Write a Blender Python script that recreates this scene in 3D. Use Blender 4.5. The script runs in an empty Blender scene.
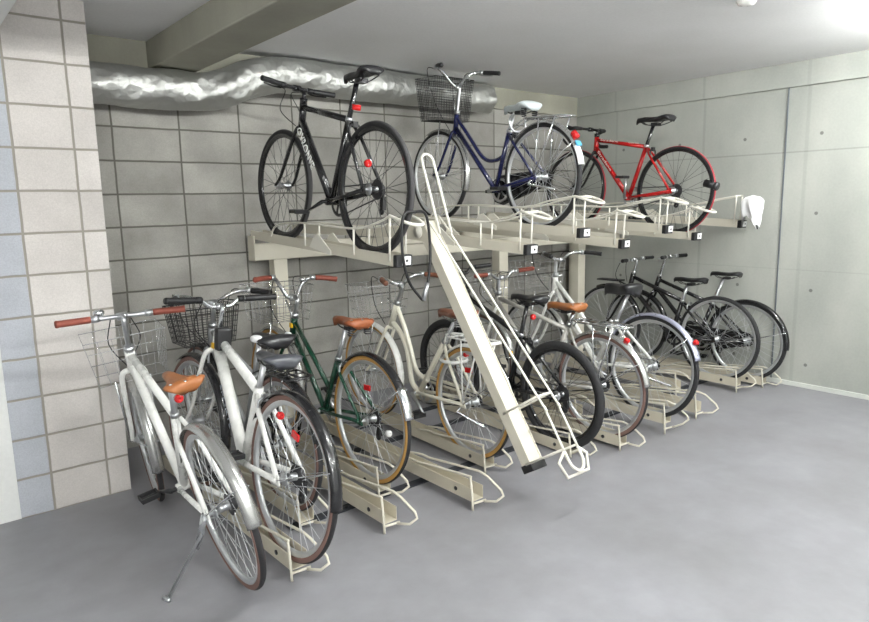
import bpy, math, random
from mathutils import Vector, Matrix
random.seed(7)
PI = math.pi
scene = bpy.context.scene
COL = scene.collection

# ------------------------------------------------------------------ camera
YAW, PITCH, ROLL, CAM_H, FPX = .6888, .1609, -.0203, 1.5043, 665.54
cyw, syw = math.cos(YAW), math.sin(YAW)
fw = Vector((syw * math.cos(PITCH), cyw * math.cos(PITCH), -math.sin(PITCH)))
r0 = Vector((cyw, -syw, 0)); u0 = r0.cross(fw)
rt = r0 * math.cos(ROLL) + u0 * math.sin(ROLL)
up = -r0 * math.sin(ROLL) + u0 * math.cos(ROLL)
cam_d = bpy.data.cameras.new('camera')
cam = bpy.data.objects.new('camera', cam_d); COL.objects.link(cam)
cam_d.sensor_fit = 'HORIZONTAL'; cam_d.sensor_width = 36.0
cam_d.lens = FPX / 869 * 36.0
cam_d.clip_start = .02
m = Matrix((rt, up, -fw)).transposed().to_4x4(); m.translation = (0, 0, CAM_H)
cam.matrix_world = m
scene.camera = cam

# ------------------------------------------------------------------ view + world
scene.view_settings.view_transform = 'Standard'
scene.view_settings.look = 'None'
scene.view_settings.gamma = 1
scene.view_settings.use_curve_mapping = False
scene.view_settings.exposure = 0.66
w = bpy.data.worlds.new('world'); scene.world = w; w.use_nodes = True
w.node_tree.nodes['Background'].inputs[0].default_value = (.8, .9, 1, 1)
w.node_tree.nodes['Background'].inputs[1].default_value = .03

# ------------------------------------------------------------------ room lamps and added fill lamps (tubes of the ceiling fittings)
LAMPS = [(4.55, 1.0), (2.0, 1.0), (-.9, -.3), (3.4, -1.3), (1.0, -1.3), (-1.2, -2.4)]  # left lamp and rear row are unseen, added to brighten bikes and back wall
TUBE_GLOW = 260
CEIL = 2.5008
# ------------------------------------------------------------------ materials
def srgb(r, g, b):
    f = lambda c: c / 12.92 if c <= .04045 else ((c + .055) / 1.055) ** 2.4
    return (f(r / 255), f(g / 255), f(b / 255), 1)

def new_mat(name):
    m = bpy.data.materials.new(name); m.use_nodes = True
    nt = m.node_tree
    return m, nt, nt.nodes['Principled BSDF']

def N(nt, typ, **kw):
    n = nt.nodes.new(typ)
    for k, v in kw.items(): setattr(n, k, v)
    return n

def plain(name, col, rough=.5, metal=0., var=.06, scale=30., coat=0., spec=.5):
    """a paint / plastic / metal with a slight noise variation in colour and gloss"""
    m, nt, b = new_mat(name)
    tc = N(nt, 'ShaderNodeTexCoord'); nz = N(nt, 'ShaderNodeTexNoise')
    nz.inputs['Scale'].default_value = scale; nz.inputs['Detail'].default_value = 3
    nt.links.new(tc.outputs['Object'], nz.inputs['Vector'])
    mx = N(nt, 'ShaderNodeMix', data_type='RGBA')
    mx.inputs[6].default_value = tuple(c * (1 - var) for c in col[:3]) + (1,)
    mx.inputs[7].default_value = tuple(min(1, c * (1 + var)) for c in col[:3]) + (1,)
    nt.links.new(nz.outputs['Fac'], mx.inputs[0]); nt.links.new(mx.outputs[2], b.inputs['Base Color'])
    mr = N(nt, 'ShaderNodeMapRange')
    rv = .025 if metal > .4 else .07
    mr.inputs[3].default_value = max(0, rough - rv); mr.inputs[4].default_value = min(1, rough + rv)
    nt.links.new(nz.outputs['Fac'], mr.inputs[0]); nt.links.new(mr.outputs[0], b.inputs['Roughness'])
    b.inputs['Metallic'].default_value = metal
    b.inputs['Coat Weight'].default_value = coat
    b.inputs['Specular IOR Level'].default_value = spec
    return m

MT = {}
MT['chrome'] = plain('chrome', srgb(215, 217, 220), .16, 1.)
MT['alloy'] = plain('brushed_alloy', srgb(200, 202, 205), .32, 1.)
MT['rim'] = plain('rim_alloy', srgb(212, 214, 216), .35, .75)
MT['spoke'] = plain('spoke_steel', srgb(205, 207, 210), .3, .8)
MT['steel_dark'] = plain('dark_steel', srgb(70, 70, 72), .4, .7)
MT['black'] = plain('black_paint', srgb(22, 22, 25), .25, 0, coat=.5)
MT['black_matte'] = plain('black_plastic', srgb(28, 28, 30), .5)
MT['rubber'] = plain('tyre_rubber', srgb(38, 38, 40), .75)
MT['rubber_old'] = plain('worn_tyre_rubber', srgb(62, 61, 62), .8)
MT['gum'] = plain('gum_sidewall', srgb(186, 142, 78), .7)
MT['brownwall'] = plain('brown_sidewall', srgb(124, 96, 88), .75)
MT['redtyre'] = plain('red_tyre', srgb(158, 48, 56), .65)
MT['white'] = plain('white_paint', srgb(236, 236, 232), .28, 0, .03, coat=.4)
MT['cream'] = plain('cream_paint', srgb(232, 228, 212), .3, 0, .03, coat=.4)
MT['silverpaint'] = plain('silver_paint', srgb(188, 186, 180), .32, .35)
MT['greypaint'] = plain('grey_paint', srgb(150, 152, 152), .35, .3)
MT['green'] = plain('dark_green_paint', srgb(14, 62, 44), .22, 0, coat=.5)
MT['navy'] = plain('navy_paint', srgb(24, 29, 72), .25, 0, coat=.5)
MT['red'] = plain('red_paint', srgb(172, 22, 22), .22, 0, coat=.6)
MT['tan'] = plain('tan_leather', srgb(156, 97, 54), .42, 0, .12, 60)
MT['brown'] = plain('brown_leather', srgb(140, 78, 44), .4, 0, .12, 60)
MT['browndk'] = plain('dark_brown_leather', srgb(122, 76, 56), .5, 0, .12, 60)
MT['gripred'] = plain('red_brown_grip', srgb(134, 68, 54), .6)
MT['saddle_black'] = plain('black_vinyl', srgb(30, 30, 33), .38)
MT['saddle_grey'] = plain('grey_black_vinyl', srgb(66, 68, 74), .36)
MT['saddle_pale'] = plain('pale_saddle_cover', srgb(196, 204, 206), .45)
MT['lens_red'] = plain('red_reflector', srgb(206, 24, 26), .15, 0, coat=.5)
MT['lens_white'] = plain('clear_reflector', srgb(232, 232, 232), .15)
MT['lens_amber'] = plain('amber_reflector', srgb(222, 130, 30), .2)
MT['fender_silver'] = plain('silver_fender', srgb(184, 184, 182), .26, .8)
MT['fender_blue'] = plain('bluish_silver_fender', srgb(178, 180, 200), .28, .6)
MT['rack'] = plain('cream_rack_enamel', srgb(212, 207, 192), .42, 0, .05, 14)
MT['rack_white'] = plain('white_wire_enamel', srgb(230, 227, 216), .4, 0, .03)
MT['rack_dirty'] = plain('dusty_cream_enamel', srgb(200, 193, 175), .55, 0, .14, 9)
MT['base_dark'] = plain('dark_base_steel', srgb(52, 55, 62), .55, .3)
MT['label_white'] = plain('white_label', srgb(240, 240, 240), .5, 0, .02)
MT['cloth_white'] = plain('white_cloth', srgb(244, 244, 244), .85, 0, .02)
MT['blue_sticker'] = plain('blue_sticker', srgb(90, 170, 205), .4)
MT['yellow'] = plain('yellow_badge', srgb(226, 178, 20), .4)
MT['conduit'] = plain('grey_conduit', srgb(104, 110, 116), .5)
MT['cable'] = plain('black_cable', srgb(20, 20, 22), .45)
MT['text_white'] = plain('white_lettering', srgb(228, 228, 226), .4, 0, .02)
MT['text_grey'] = plain('grey_lettering', srgb(150, 156, 166), .4, 0, .02)
MT['text_pink'] = plain('pale_lettering', srgb(240, 212, 206), .4, 0, .02)

def lin(nt, x0, vals):
    pass

def block_mat(name, ca, cb, mortar, jx, x_mod, jz, axis='X', xs=None, tint=None, stains=.5):
    """stack-bonded concrete block face, joints cut by distance to the joint lines.
    xs: explicit joint positions, otherwise joints every x_mod from jx"""
    m, nt, b = new_mat(name)
    L = nt.links.new
    tc = N(nt, 'ShaderNodeTexCoord'); sp = N(nt, 'ShaderNodeSeparateXYZ')
    L(tc.outputs['Object'], sp.inputs[0])
    def math_(op, a, bb=None, c=None):
        n = N(nt, 'ShaderNodeMath', operation=op)
        for i, v in enumerate((a, bb, c)):
            if v is None: continue
            if isinstance(v, (int, float)): n.inputs[i].default_value = v
            else: L(v, n.inputs[i])
        return n.outputs[0]
    # wobble of joints
    wn = N(nt, 'ShaderNodeTexNoise'); wn.inputs['Scale'].default_value = 9; L(tc.outputs['Object'], wn.inputs['Vector'])
    wob = math_('MULTIPLY', math_('SUBTRACT', wn.outputs['Fac'], .5), .006)
    X = math_('ADD', sp.outputs[axis], wob); Z = math_('ADD', sp.outputs['Z'], wob)
    def dist_mod(v, off, mod):
        a = math_('SUBTRACT', v, off); q = math_('DIVIDE', a, mod)
        fr = math_('FRACT', math_('ADD', q, 1000.5))
        return math_('MULTIPLY', math_('ABSOLUTE', math_('SUBTRACT', fr, .5)), mod), math_('FLOOR', math_('ADD', q, 1000.))
    dz, iz = dist_mod(Z, jz, .2)
    if xs:
        dx = None; ix = None
        for x in xs:
            d = math_('ABSOLUTE', math_('SUBTRACT', X, x)); dx = d if dx is None else math_('MINIMUM', dx, d)
            g = math_('GREATER_THAN', X, x); ix = g if ix is None else math_('ADD', ix, g)
    else:
        dx, ix = dist_mod(X, jx, x_mod)
    d = math_('MINIMUM', dx, dz)
    mr = N(nt, 'ShaderNodeMapRange', interpolation_type='SMOOTHSTEP'); L(d, mr.inputs[0])
    mr.inputs[1].default_value = .0035; mr.inputs[2].default_value = .0075
    mask = mr.outputs[0]
    cv = N(nt, 'ShaderNodeCombineXYZ'); L(ix, cv.inputs[0]); L(iz, cv.inputs[1])
    wh = N(nt, 'ShaderNodeTexWhiteNoise', noise_dimensions='2D'); L(cv.outputs[0], wh.inputs['Vector'])
    mx = N(nt, 'ShaderNodeMix', data_type='RGBA'); mx.inputs[6].default_value = ca; mx.inputs[7].default_value = cb
    L(wh.outputs['Value'], mx.inputs[0]); colr = mx.outputs[2]
    if tint:      # first column of blocks has another colour
        t = N(nt, 'ShaderNodeMix', data_type='RGBA'); t.inputs[6].default_value = tint
        L(colr, t.inputs[7]); L(math_('GREATER_THAN', X, xs[0]), t.inputs[0]); colr = t.outputs[2]
    # grain and stains
    g1 = N(nt, 'ShaderNodeTexNoise'); g1.inputs['Scale'].default_value = 160; g1.inputs['Detail'].default_value = 4
    L(tc.outputs['Object'], g1.inputs['Vector'])
    g2 = N(nt, 'ShaderNodeTexNoise'); g2.inputs['Scale'].default_value = 3.2; g2.inputs['Detail'].default_value = 6
    L(tc.outputs['Object'], g2.inputs['Vector'])
    f1 = N(nt, 'ShaderNodeMapRange'); L(g1.outputs['Fac'], f1.inputs[0]); f1.inputs[3].default_value = .82; f1.inputs[4].default_value = 1.18
    f2 = N(nt, 'ShaderNodeMapRange'); L(g2.outputs['Fac'], f2.inputs[0]); f2.inputs[1].default_value = .3; f2.inputs[2].default_value = .7
    f2.inputs[3].default_value = 1 - .35 * stains; f2.inputs[4].default_value = 1.06
    k = math_('MULTIPLY', f1.outputs[0], f2.outputs[0])
    vm = N(nt, 'ShaderNodeVectorMath', operation='SCALE'); L(colr, vm.inputs[0]); L(k, vm.inputs['Scale'])
    mm = N(nt, 'ShaderNodeMix', data_type='RGBA'); mm.inputs[6].default_value = mortar
    L(vm.outputs[0], mm.inputs[7]); L(mask, mm.inputs[0]); L(mm.outputs[2], b.inputs['Base Color'])
    b.inputs['Roughness'].default_value = .9; b.inputs['Specular IOR Level'].default_value = .2
    bp = N(nt, 'ShaderNodeBump'); bp.inputs['Strength'].default_value = .6; bp.inputs['Distance'].default_value = .004
    L(math_('ADD', mask, math_('MULTIPLY', g1.outputs['Fac'], .25)), bp.inputs['Height']); L(bp.outputs[0], b.inputs['Normal'])
    return m

def concrete_mat(name, ca, cb, panels=False, rough=.8):
    m, nt, b = new_mat(name); L = nt.links.new
    tc = N(nt, 'ShaderNodeTexCoord'); sp = N(nt, 'ShaderNodeSeparateXYZ'); L(tc.outputs['Object'], sp.inputs[0])
    def math_(op, a, bb=None):
        n = N(nt, 'ShaderNodeMath', operation=op)
        for i, v in enumerate((a, bb)):
            if v is None: continue
            if isinstance(v, (int, float)): n.inputs[i].default_value = v
            else: L(v, n.inputs[i])
        return n.outputs[0]
    n1 = N(nt, 'ShaderNodeTexNoise'); n1.inputs['Scale'].default_value = 1.7; n1.inputs['Detail'].default_value = 7
    n2 = N(nt, 'ShaderNodeTexNoise'); n2.inputs['Scale'].default_value = 60; n2.inputs['Detail'].default_value = 4
    mp = N(nt, 'ShaderNodeMapping'); mp.inputs['Scale'].default_value = (1, 1, .55)
    L(tc.outputs['Object'], mp.inputs[0]); L(mp.outputs[0], n1.inputs['Vector']); L(tc.outputs['Object'], n2.inputs['Vector'])
    mr = N(nt, 'ShaderNodeMapRange'); L(n1.outputs['Fac'], mr.inputs[0]); mr.inputs[1].default_value = .32; mr.inputs[2].default_value = .68
    mx = N(nt, 'ShaderNodeMix', data_type='RGBA'); mx.inputs[6].default_value = ca; mx.inputs[7].default_value = cb
    L(mr.outputs[0], mx.inputs[0]); colr = mx.outputs[2]
    h = n2.outputs['Fac']
    f = N(nt, 'ShaderNodeMapRange'); L(n2.outputs['Fac'], f.inputs[0]); f.inputs[3].default_value = .93; f.inputs[4].default_value = 1.07
    k = f.outputs[0]
    if panels:
        Y, Z = sp.outputs['Y'], sp.outputs['Z']
        def line(v, p, wd, dark):
            d = math_('ABSOLUTE', math_('SUBTRACT', v, p))
            q = N(nt, 'ShaderNodeMapRange', interpolation_type='SMOOTHSTEP'); L(d, q.inputs[0])
            q.inputs[1].default_value = wd * .35; q.inputs[2].default_value = wd
            q.inputs[3].default_value = dark; q.inputs[4].default_value = 1
            return q.outputs[0]
        def spots(v, p, mod):
            fr = math_('FRACT', math_('ADD', math_('DIVIDE', math_('SUBTRACT', v, p), mod), 100.5))
            return math_('MULTIPLY', math_('SUBTRACT', fr, .5), mod)
        for v, p, wd, dk in ((Z, 1.836, .008, .78), (Z, .93, .006, .9), (Y, 2.19, .02, .9), (Y, 3.02, .016, .86), (Y, 1.25, .016, .88), (Y, 3.9, .016, .88)):
            k = math_('MULTIPLY', k, line(v, p, wd, dk))
        a = spots(Y, 2.088, .577); c = spots(Z, .183, .593)
        r = math_('SQRT', math_('ADD', math_('MULTIPLY', a, a), math_('MULTIPLY', c, c)))
        q = N(nt, 'ShaderNodeMapRange', interpolation_type='SMOOTHSTEP'); L(r, q.inputs[0])
        q.inputs[1].default_value = .010; q.inputs[2].default_value = .016; q.inputs[3].default_value = .45; q.inputs[4].default_value = 1
        k = math_('MULTIPLY', k, q.outputs[0])
    vm = N(nt, 'ShaderNodeVectorMath', operation='SCALE'); L(colr, vm.inputs[0]); L(k, vm.inputs['Scale'])
    L(vm.outputs[0], b.inputs['Base Color'])
    b.inputs['Roughness'].default_value = rough; b.inputs['Specular IOR Level'].default_value = .3
    bp = N(nt, 'ShaderNodeBump'); bp.inputs['Strength'].default_value = .25; bp.inputs['Distance'].default_value = .003
    L(h, bp.inputs['Height']); L(bp.outputs[0], b.inputs['Normal'])
    return m

MT['wall_back'] = block_mat('concrete_block_back', srgb(150, 148, 143), srgb(170, 168, 162), srgb(98, 96, 90), 1.5361, .4, -.006, stains=.9)
MT['pillar'] = block_mat('concrete_block_pillar', srgb(194, 189, 185), srgb(207, 202, 198), srgb(148, 143, 134), 0, .4, -.001, xs=(.5222, .7815), tint=srgb(176, 179, 186), stains=.35)
MT['concrete_right'] = concrete_mat('fair_faced_concrete', srgb(158, 161, 155), srgb(184, 186, 179), True)
MT['concrete_beam'] = concrete_mat('beam_concrete', srgb(146, 145, 133), srgb(172, 170, 156))
MT['ceiling'] = concrete_mat('painted_ceiling', srgb(226, 226, 226), srgb(233, 233, 234))
MT['wall_white'] = concrete_mat('white_painted_wall', srgb(212, 213, 211), srgb(222, 223, 221))
MT['skirting'] = concrete_mat('pale_skirting', srgb(205, 208, 202), srgb(220, 222, 216))

def floor_mat():
    m, nt, b = new_mat('grey_floor_paint'); L = nt.links.new
    tc = N(nt, 'ShaderNodeTexCoord')
    n1 = N(nt, 'ShaderNodeTexNoise'); n1.inputs['Scale'].default_value = 1.1; n1.inputs['Detail'].default_value = 8; n1.inputs['Roughness'].default_value = .62
    n2 = N(nt, 'ShaderNodeTexNoise'); n2.inputs['Scale'].default_value = 7; n2.inputs['Detail'].default_value = 6
    n3 = N(nt, 'ShaderNodeTexNoise'); n3.inputs['Scale'].default_value = 90; n3.inputs['Detail'].default_value = 2
    for n in (n1, n2, n3): L(tc.outputs['Object'], n.inputs['Vector'])
    cr = N(nt, 'ShaderNodeValToRGB'); e = cr.color_ramp.elements
    e[0].position = .3; e[0].color = srgb(128, 127, 130); e[1].position = .72; e[1].color = srgb(150, 150, 155)
    L(n1.outputs['Fac'], cr.inputs[0])
    cr2 = N(nt, 'ShaderNodeMapRange'); L(n2.outputs['Fac'], cr2.inputs[0]); cr2.inputs[1].default_value = .35; cr2.inputs[2].default_value = .75
    cr2.inputs[3].default_value = .94; cr2.inputs[4].default_value = 1.08
    vm = N(nt, 'ShaderNodeVectorMath', operation='SCALE'); L(cr.outputs[0], vm.inputs[0]); L(cr2.outputs[0], vm.inputs['Scale'])
    L(vm.outputs[0], b.inputs['Base Color'])
    mr = N(nt, 'ShaderNodeMapRange'); L(n2.outputs['Fac'], mr.inputs[0]); mr.inputs[3].default_value = .38; mr.inputs[4].default_value = .6
    L(mr.outputs[0], b.inputs['Roughness']); b.inputs['Specular IOR Level'].default_value = .35
    bp = N(nt, 'ShaderNodeBump'); bp.inputs['Strength'].default_value = .15; bp.inputs['Distance'].default_value = .002
    L(n3.outputs['Fac'], bp.inputs['Height']); L(bp.outputs[0], b.inputs['Normal'])
    return m
MT['floor'] = floor_mat()

def foil_mat():
    m, nt, b = new_mat('aluminium_foil_wrap'); L = nt.links.new
    tc = N(nt, 'ShaderNodeTexCoord')
    v = N(nt, 'ShaderNodeTexVoronoi'); v.inputs['Scale'].default_value = 16
    n = N(nt, 'ShaderNodeTexNoise'); n.inputs['Scale'].default_value = 22; n.inputs['Detail'].default_value = 4
    L(tc.outputs['Object'], v.inputs['Vector']); L(tc.outputs['Object'], n.inputs['Vector'])
    a = N(nt, 'ShaderNodeMath', operation='ADD'); L(v.outputs['Distance'], a.inputs[0]); L(n.outputs['Fac'], a.inputs[1])
    bp = N(nt, 'ShaderNodeBump'); bp.inputs['Strength'].default_value = .6; bp.inputs['Distance'].default_value = .014
    L(a.outputs[0], bp.inputs['Height']); L(bp.outputs[0], b.inputs['Normal'])
    b.inputs['Base Color'].default_value = srgb(192, 193, 190); b.inputs['Metallic'].default_value = 1; b.inputs['Roughness'].default_value = .52
    return m
MT['foil'] = foil_mat()

def lamp_mat():
    m, nt, b = new_mat('lit_tube')
    b.inputs['Base Color'].default_value = (1, 1, 1, 1)
    b.inputs['Emission Color'].default_value = (.985, 1, .975, 1); b.inputs['Emission Strength'].default_value = TUBE_GLOW
    return m
MT['lit_tube'] = lamp_mat()

# ------------------------------------------------------------------ mesh builder
class MB:
    def __init__(s): s.v = []; s.f = []; s.sm = []; s.mi = []; s.cur = 0
    def add(s, vs, fs, smooth=True):
        o = len(s.v); s.v += [tuple(x) for x in vs]
        for f in fs:
            s.f.append([i + o for i in f]); s.sm.append(smooth); s.mi.append(s.cur)
        return s
    def mat(s, i): s.cur = i; return s
    def box(s, c, d, R=None):
        c = Vector(c); vs = []
        for x in (-1, 1):
            for y in (-1, 1):
                for z in (-1, 1):
                    p = Vector((x * d[0] / 2, y * d[1] / 2, z * d[2] / 2))
                    vs.append(c + (R @ p if R else p))
        return s.add(vs, [(0, 1, 3, 2), (4, 6, 7, 5), (0, 4, 5, 1), (2, 3, 7, 6), (0, 2, 6, 4), (1, 5, 7, 3)], False)
    def tube(s, pts, r, seg=8, closed=False, cap=True, flat=1.0):
        P = [Vector(p) for p in pts]; n = len(P)
        rs = r if isinstance(r, (list, tuple)) else [r] * n
        vs = []; prev = None
        for i in range(n):
            if closed: t = P[(i + 1) % n] - P[i - 1]
            else: t = P[min(i + 1, n - 1)] - P[max(i - 1, 0)]
            if t.length < 1e-9: t = Vector((0, 0, 1))
            t.normalize()
            if prev is None:
                a = Vector((0, 1, 0)) if abs(t.y) < .9 else Vector((0, 0, 1))
            else: a = prev
            a = a - t * a.dot(t)
            if a.length < 1e-6: a = t.orthogonal()
            a.normalize(); prev = a; b = t.cross(a)
            for k in range(seg):
                th = 2 * PI * k / seg
                vs.append(P[i] + a * (math.cos(th) * rs[i] * flat) + b * (math.sin(th) * rs[i]))
        fs = []
        for i in range(n if closed else n - 1):
            j = (i + 1) % n
            for k in range(seg):
                l = (k + 1) % seg
                fs.append((i * seg + k, i * seg + l, j * seg + l, j * seg + k))
        if cap and not closed:
            fs.append(tuple(range(seg - 1, -1, -1))); fs.append(tuple((n - 1) * seg + k for k in range(seg)))
        return s.add(vs, fs, True)
    def revolve(s, c, prof, seg=64, a0=0., a1=2 * PI, smooth=True):
        """closed profile of (radius, y) spun about the y axis through c; angle in the xz plane"""
        full = abs(a1 - a0 - 2 * PI) < 1e-6; n = len(prof); m = seg if full else seg + 1
        vs = []
        for i in range(m):
            a = a0 + (a1 - a0) * i / seg
            for r, y in prof: vs.append((c[0] + r * math.cos(a), c[1] + y, c[2] + r * math.sin(a)))
        fs = []
        for i in range(seg):
            j = (i + 1) % m
            for k in range(n):
                l = (k + 1) % n
                fs.append((i * n + k, j * n + k, j * n + l, i * n + l))
        if not full:
            fs.append(tuple(range(n))); fs.append(tuple((m - 1) * n + k for k in range(n - 1, -1, -1)))
        return s.add(vs, fs, smooth)
    def loft(s, rings, cap=True):
        n = len(rings[0]); vs = [p for r in rings for p in r]; fs = []
        for i in range(len(rings) - 1):
            for k in range(n):
                l = (k + 1) % n
                fs.append((i * n + k, i * n + l, (i + 1) * n + l, (i + 1) * n + k))
        if cap:
            fs.append(tuple(range(n - 1, -1, -1))); fs.append(tuple((len(rings) - 1) * n + k for k in range(n)))
        return s.add(vs, fs, True)
    def prism(s, poly, y0, y1):
        """polygon in xz extruded along y"""
        n = len(poly)
        vs = [(x, y0, z) for x, z in poly] + [(x, y1, z) for x, z in poly]
        fs = [tuple(range(n)), tuple(range(2 * n - 1, n - 1, -1))]
        for k in range(n):
            l = (k + 1) % n; fs.append((k, k + n, l + n, l))
        return s.add(vs, fs, False)
    def ball(s, c, r, seg=10, sc=(1, 1, 1)):
        rings = []
        for i in range(1, seg):
            th = PI * i / seg
            rings.append([(c[0] + sc[0] * r * math.sin(th) * math.cos(2 * PI * k / seg), c[1] + sc[1] * r * math.sin(th) * math.sin(2 * PI * k / seg), c[2] + sc[2] * r * math.cos(th)) for k in range(seg)])
        return s.loft(rings)
    def xf(s, fn):
        s.v = [tuple(fn(Vector(p))) for p in s.v]; return s
    def build(s, name, mats, parent=None, bevel=0):
        me = bpy.data.meshes.new(name); me.from_pydata(s.v, [], s.f); me.update()
        me.polygons.foreach_set('use_smooth', s.sm); me.polygons.foreach_set('material_index', s.mi)
        if not isinstance(mats, (list, tuple)): mats = [mats]
        for x in mats: me.materials.append(MT[x] if isinstance(x, str) else x)
        o = bpy.data.objects.new(name, me); COL.objects.link(o)
        if parent: o.parent = parent
        if bevel:
            b = o.modifiers.new('bevel', 'BEVEL'); b.width = bevel; b.segments = 2; b.limit_method = 'ANGLE'
        return o

def tag(o, label, cat, group=None):
    o['label'] = label; o['category'] = cat
    if group: o['group'] = group
    return o
def thing(name, label, cat, matrix=None, group=None):
    o = bpy.data.objects.new(name, None); COL.objects.link(o); o.empty_display_size = .1
    if matrix is not None: o.matrix_world = matrix
    return tag(o, label, cat, group)
def struct(o): o['kind'] = 'structure'; return o

def smooth_path(pts, n=6):
    P = [Vector(p) for p in pts]; out = []
    for i in range(len(P) - 1):
        a = P[max(i - 1, 0)]; b = P[i]; c = P[i + 1]; d = P[min(i + 2, len(P) - 1)]
        for k in range(n):
            t = k / n
            out.append(.5 * ((2 * b) + (c - a) * t + (2 * a - 5 * b + 4 * c - d) * t * t + (3 * b - a - 3 * c + d) * t ** 3))
    out.append(P[-1]); return out

def text_mesh(body, size, depth=.0008):
    cu = bpy.data.curves.new('lettering', 'FONT'); cu.body = body; cu.size = size; cu.extrude = depth
    cu.align_x = 'CENTER'; cu.align_y = 'CENTER'; cu.resolution_u = 3
    ob = bpy.data.objects.new('lettering', cu); COL.objects.link(ob)
    dg = bpy.context.evaluated_depsgraph_get(); ev = ob.evaluated_get(dg); me = ev.to_mesh()
    mb = MB(); mb.add([v.co.copy() for v in me.vertices], [tuple(p.vertices) for p in me.polygons], False)
    ev.to_mesh_clear(); bpy.data.objects.remove(ob); bpy.data.curves.remove(cu)
    return mb

# ------------------------------------------------------------------ room
XR, YB, YP = 5.4981, 4.3781, 3.7043
XL, YF = -3.4, -3.6
def slab(name, x0, x1, y0, y1, z0, z1, mat, bevel=0):
    return struct(MB().box(((x0 + x1) / 2, (y0 + y1) / 2, (z0 + z1) / 2), (x1 - x0, y1 - y0, z1 - z0)).build(name, mat, bevel=bevel))
slab('floor', XL - .2, XR + .2, YF - .2, YB + .2, -.15, 0, 'floor')
slab('ceiling', XL - .2, XR + .2, YF - .2, YB + .2, CEIL, CEIL + .15, 'ceiling')
slab('wall_back', .80, XR + .2, YB, YB + .2, 0, CEIL, 'wall_back')
slab('wall_right', XR, XR + .2, YF - .2, YB, 0, CEIL, 'concrete_right')
slab('wall_front', XL - .2, XR + .2, YF - .2, YF, 0, CEIL, 'wall_white')
slab('wall_left', XL - .2, XL, YF, YP + .2, 0, CEIL, 'wall_white')
slab('wall_pillar', .3746, .8882, YP, YB + .1, 0, CEIL, 'pillar')
slab('wall_beside_pillar', XL, .3746, YP + .004, YP + .2, 0, CEIL, 'wall_white')
slab('trim_1', .8882, XR, YB - .03, YB, 2.32, CEIL, 'concrete_beam')              # beam band along the back wall
slab('trim_2', XR - .03, XR, YF, YB - .03, 2.3204, CEIL, 'concrete_right')        # beam band along the right wall
slab('trim_3', 1.365, 1.635, YF, YB - .03, 2.337, CEIL, 'concrete_beam', .008)    # beam crossing the ceiling
slab('trim_4', XL, .515, 2.35, YP, 2.30, CEIL, 'wall_white', .02)                   # dropped white bulkhead on the left
slab('baseboard_right', XR - .012, XR, YF, YB, 0, .035, 'skirting')
# vertical conduit groove on right wall
struct(MB().box((XR - .004, 2.342, 1.16), (.008, .009, 2.32)).build('trim_5', 'conduit'))

# ------------------------------------------------------------------ ceiling fittings
LPOS = ['nearest the right wall', 'in the middle of the front row', 'added as fill at the left of the front row', 'at the right of the added rear fill row', 'in the middle of the added rear fill row', 'at the left of the added rear fill row']
for (lx, ly), where in zip(LAMPS, LPOS):
    t = thing('ceiling_light', 'slim white strip light on the ceiling, ' + where, 'lamp', Matrix.Translation((lx, ly, CEIL)), 'strip lights on the ceiling')
    MB().box((0, 0, -.03), (1.26, .07, .06)).build('housing', 'white', t, .006)
    MB().tube([(-.59, 0, -.085), (.59, 0, -.085)], .014, 12).build('tube', 'lit_tube', t)
    e = MB()
    for sx in (-1, 1): e.box((sx * .605, 0, -.078), (.03, .04, .05))
    e.build('lamp_holder', 'white', t)
t = tag(MB().loft([[(3.53 + r * math.cos(2 * PI * k / 24), 1.74 + r * math.sin(2 * PI * k / 24), CEIL - z) for k in range(24)] for r, z in ((.05, 0), (.05, .015), (.04, .032), (.015, .038))]).build('smoke_detector', 'white'),
    'small round white smoke detector on the pale ceiling', 'smoke detector')

# ------------------------------------------------------------------ duct
def duct():
    path = smooth_path([(.90, 4.222, 2.210), (1.1, 4.222, 2.210), (1.4, 4.222, 2.209), (1.62, 4.222, 2.214), (1.80, 4.222, 2.25), (1.98, 4.222, 2.33), (2.2, 4.222, 2.368),
                        (2.6, 4.222, 2.368), (3.0, 4.222, 2.368), (3.4, 4.222, 2.368), (3.75, 4.222, 2.366), (4.0, 4.222, 2.365), (4.14, 4.222, 2.362)], 14)
    n = len(path); mb = MB(); seg = 40; rings = []
    random.seed(3)
    ph = [(random.uniform(0, 6.3), random.randint(2, 7), random.uniform(5, 26)) for _ in range(9)]
    for i, p in enumerate(path):
        tg = (path[min(i + 1, n - 1)] - path[max(i - 1, 0)]).normalized()
        b = tg.cross(Vector((0, 1, 0))).normalized(); ring = []
        for k in range(seg):
            a = 2 * PI * k / seg
            r = .116 + sum(.0016 * math.sin(f * a + s * p.x + q) for q, f, s in ph) + random.uniform(-.0012, .0012)
            if i > n - 6: r *= 1 - .09 * (i - n + 6)
            ring.append(p + Vector((0, 1, 0)) * (r * math.cos(a)) + b * (r * math.sin(a)))
        rings.append(ring)
    mb.loft(rings)
    return tag(mb.build('air_duct', 'foil'), 'silver foil wrapped air duct running under the ceiling along the back wall', 'duct')
duct()

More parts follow.
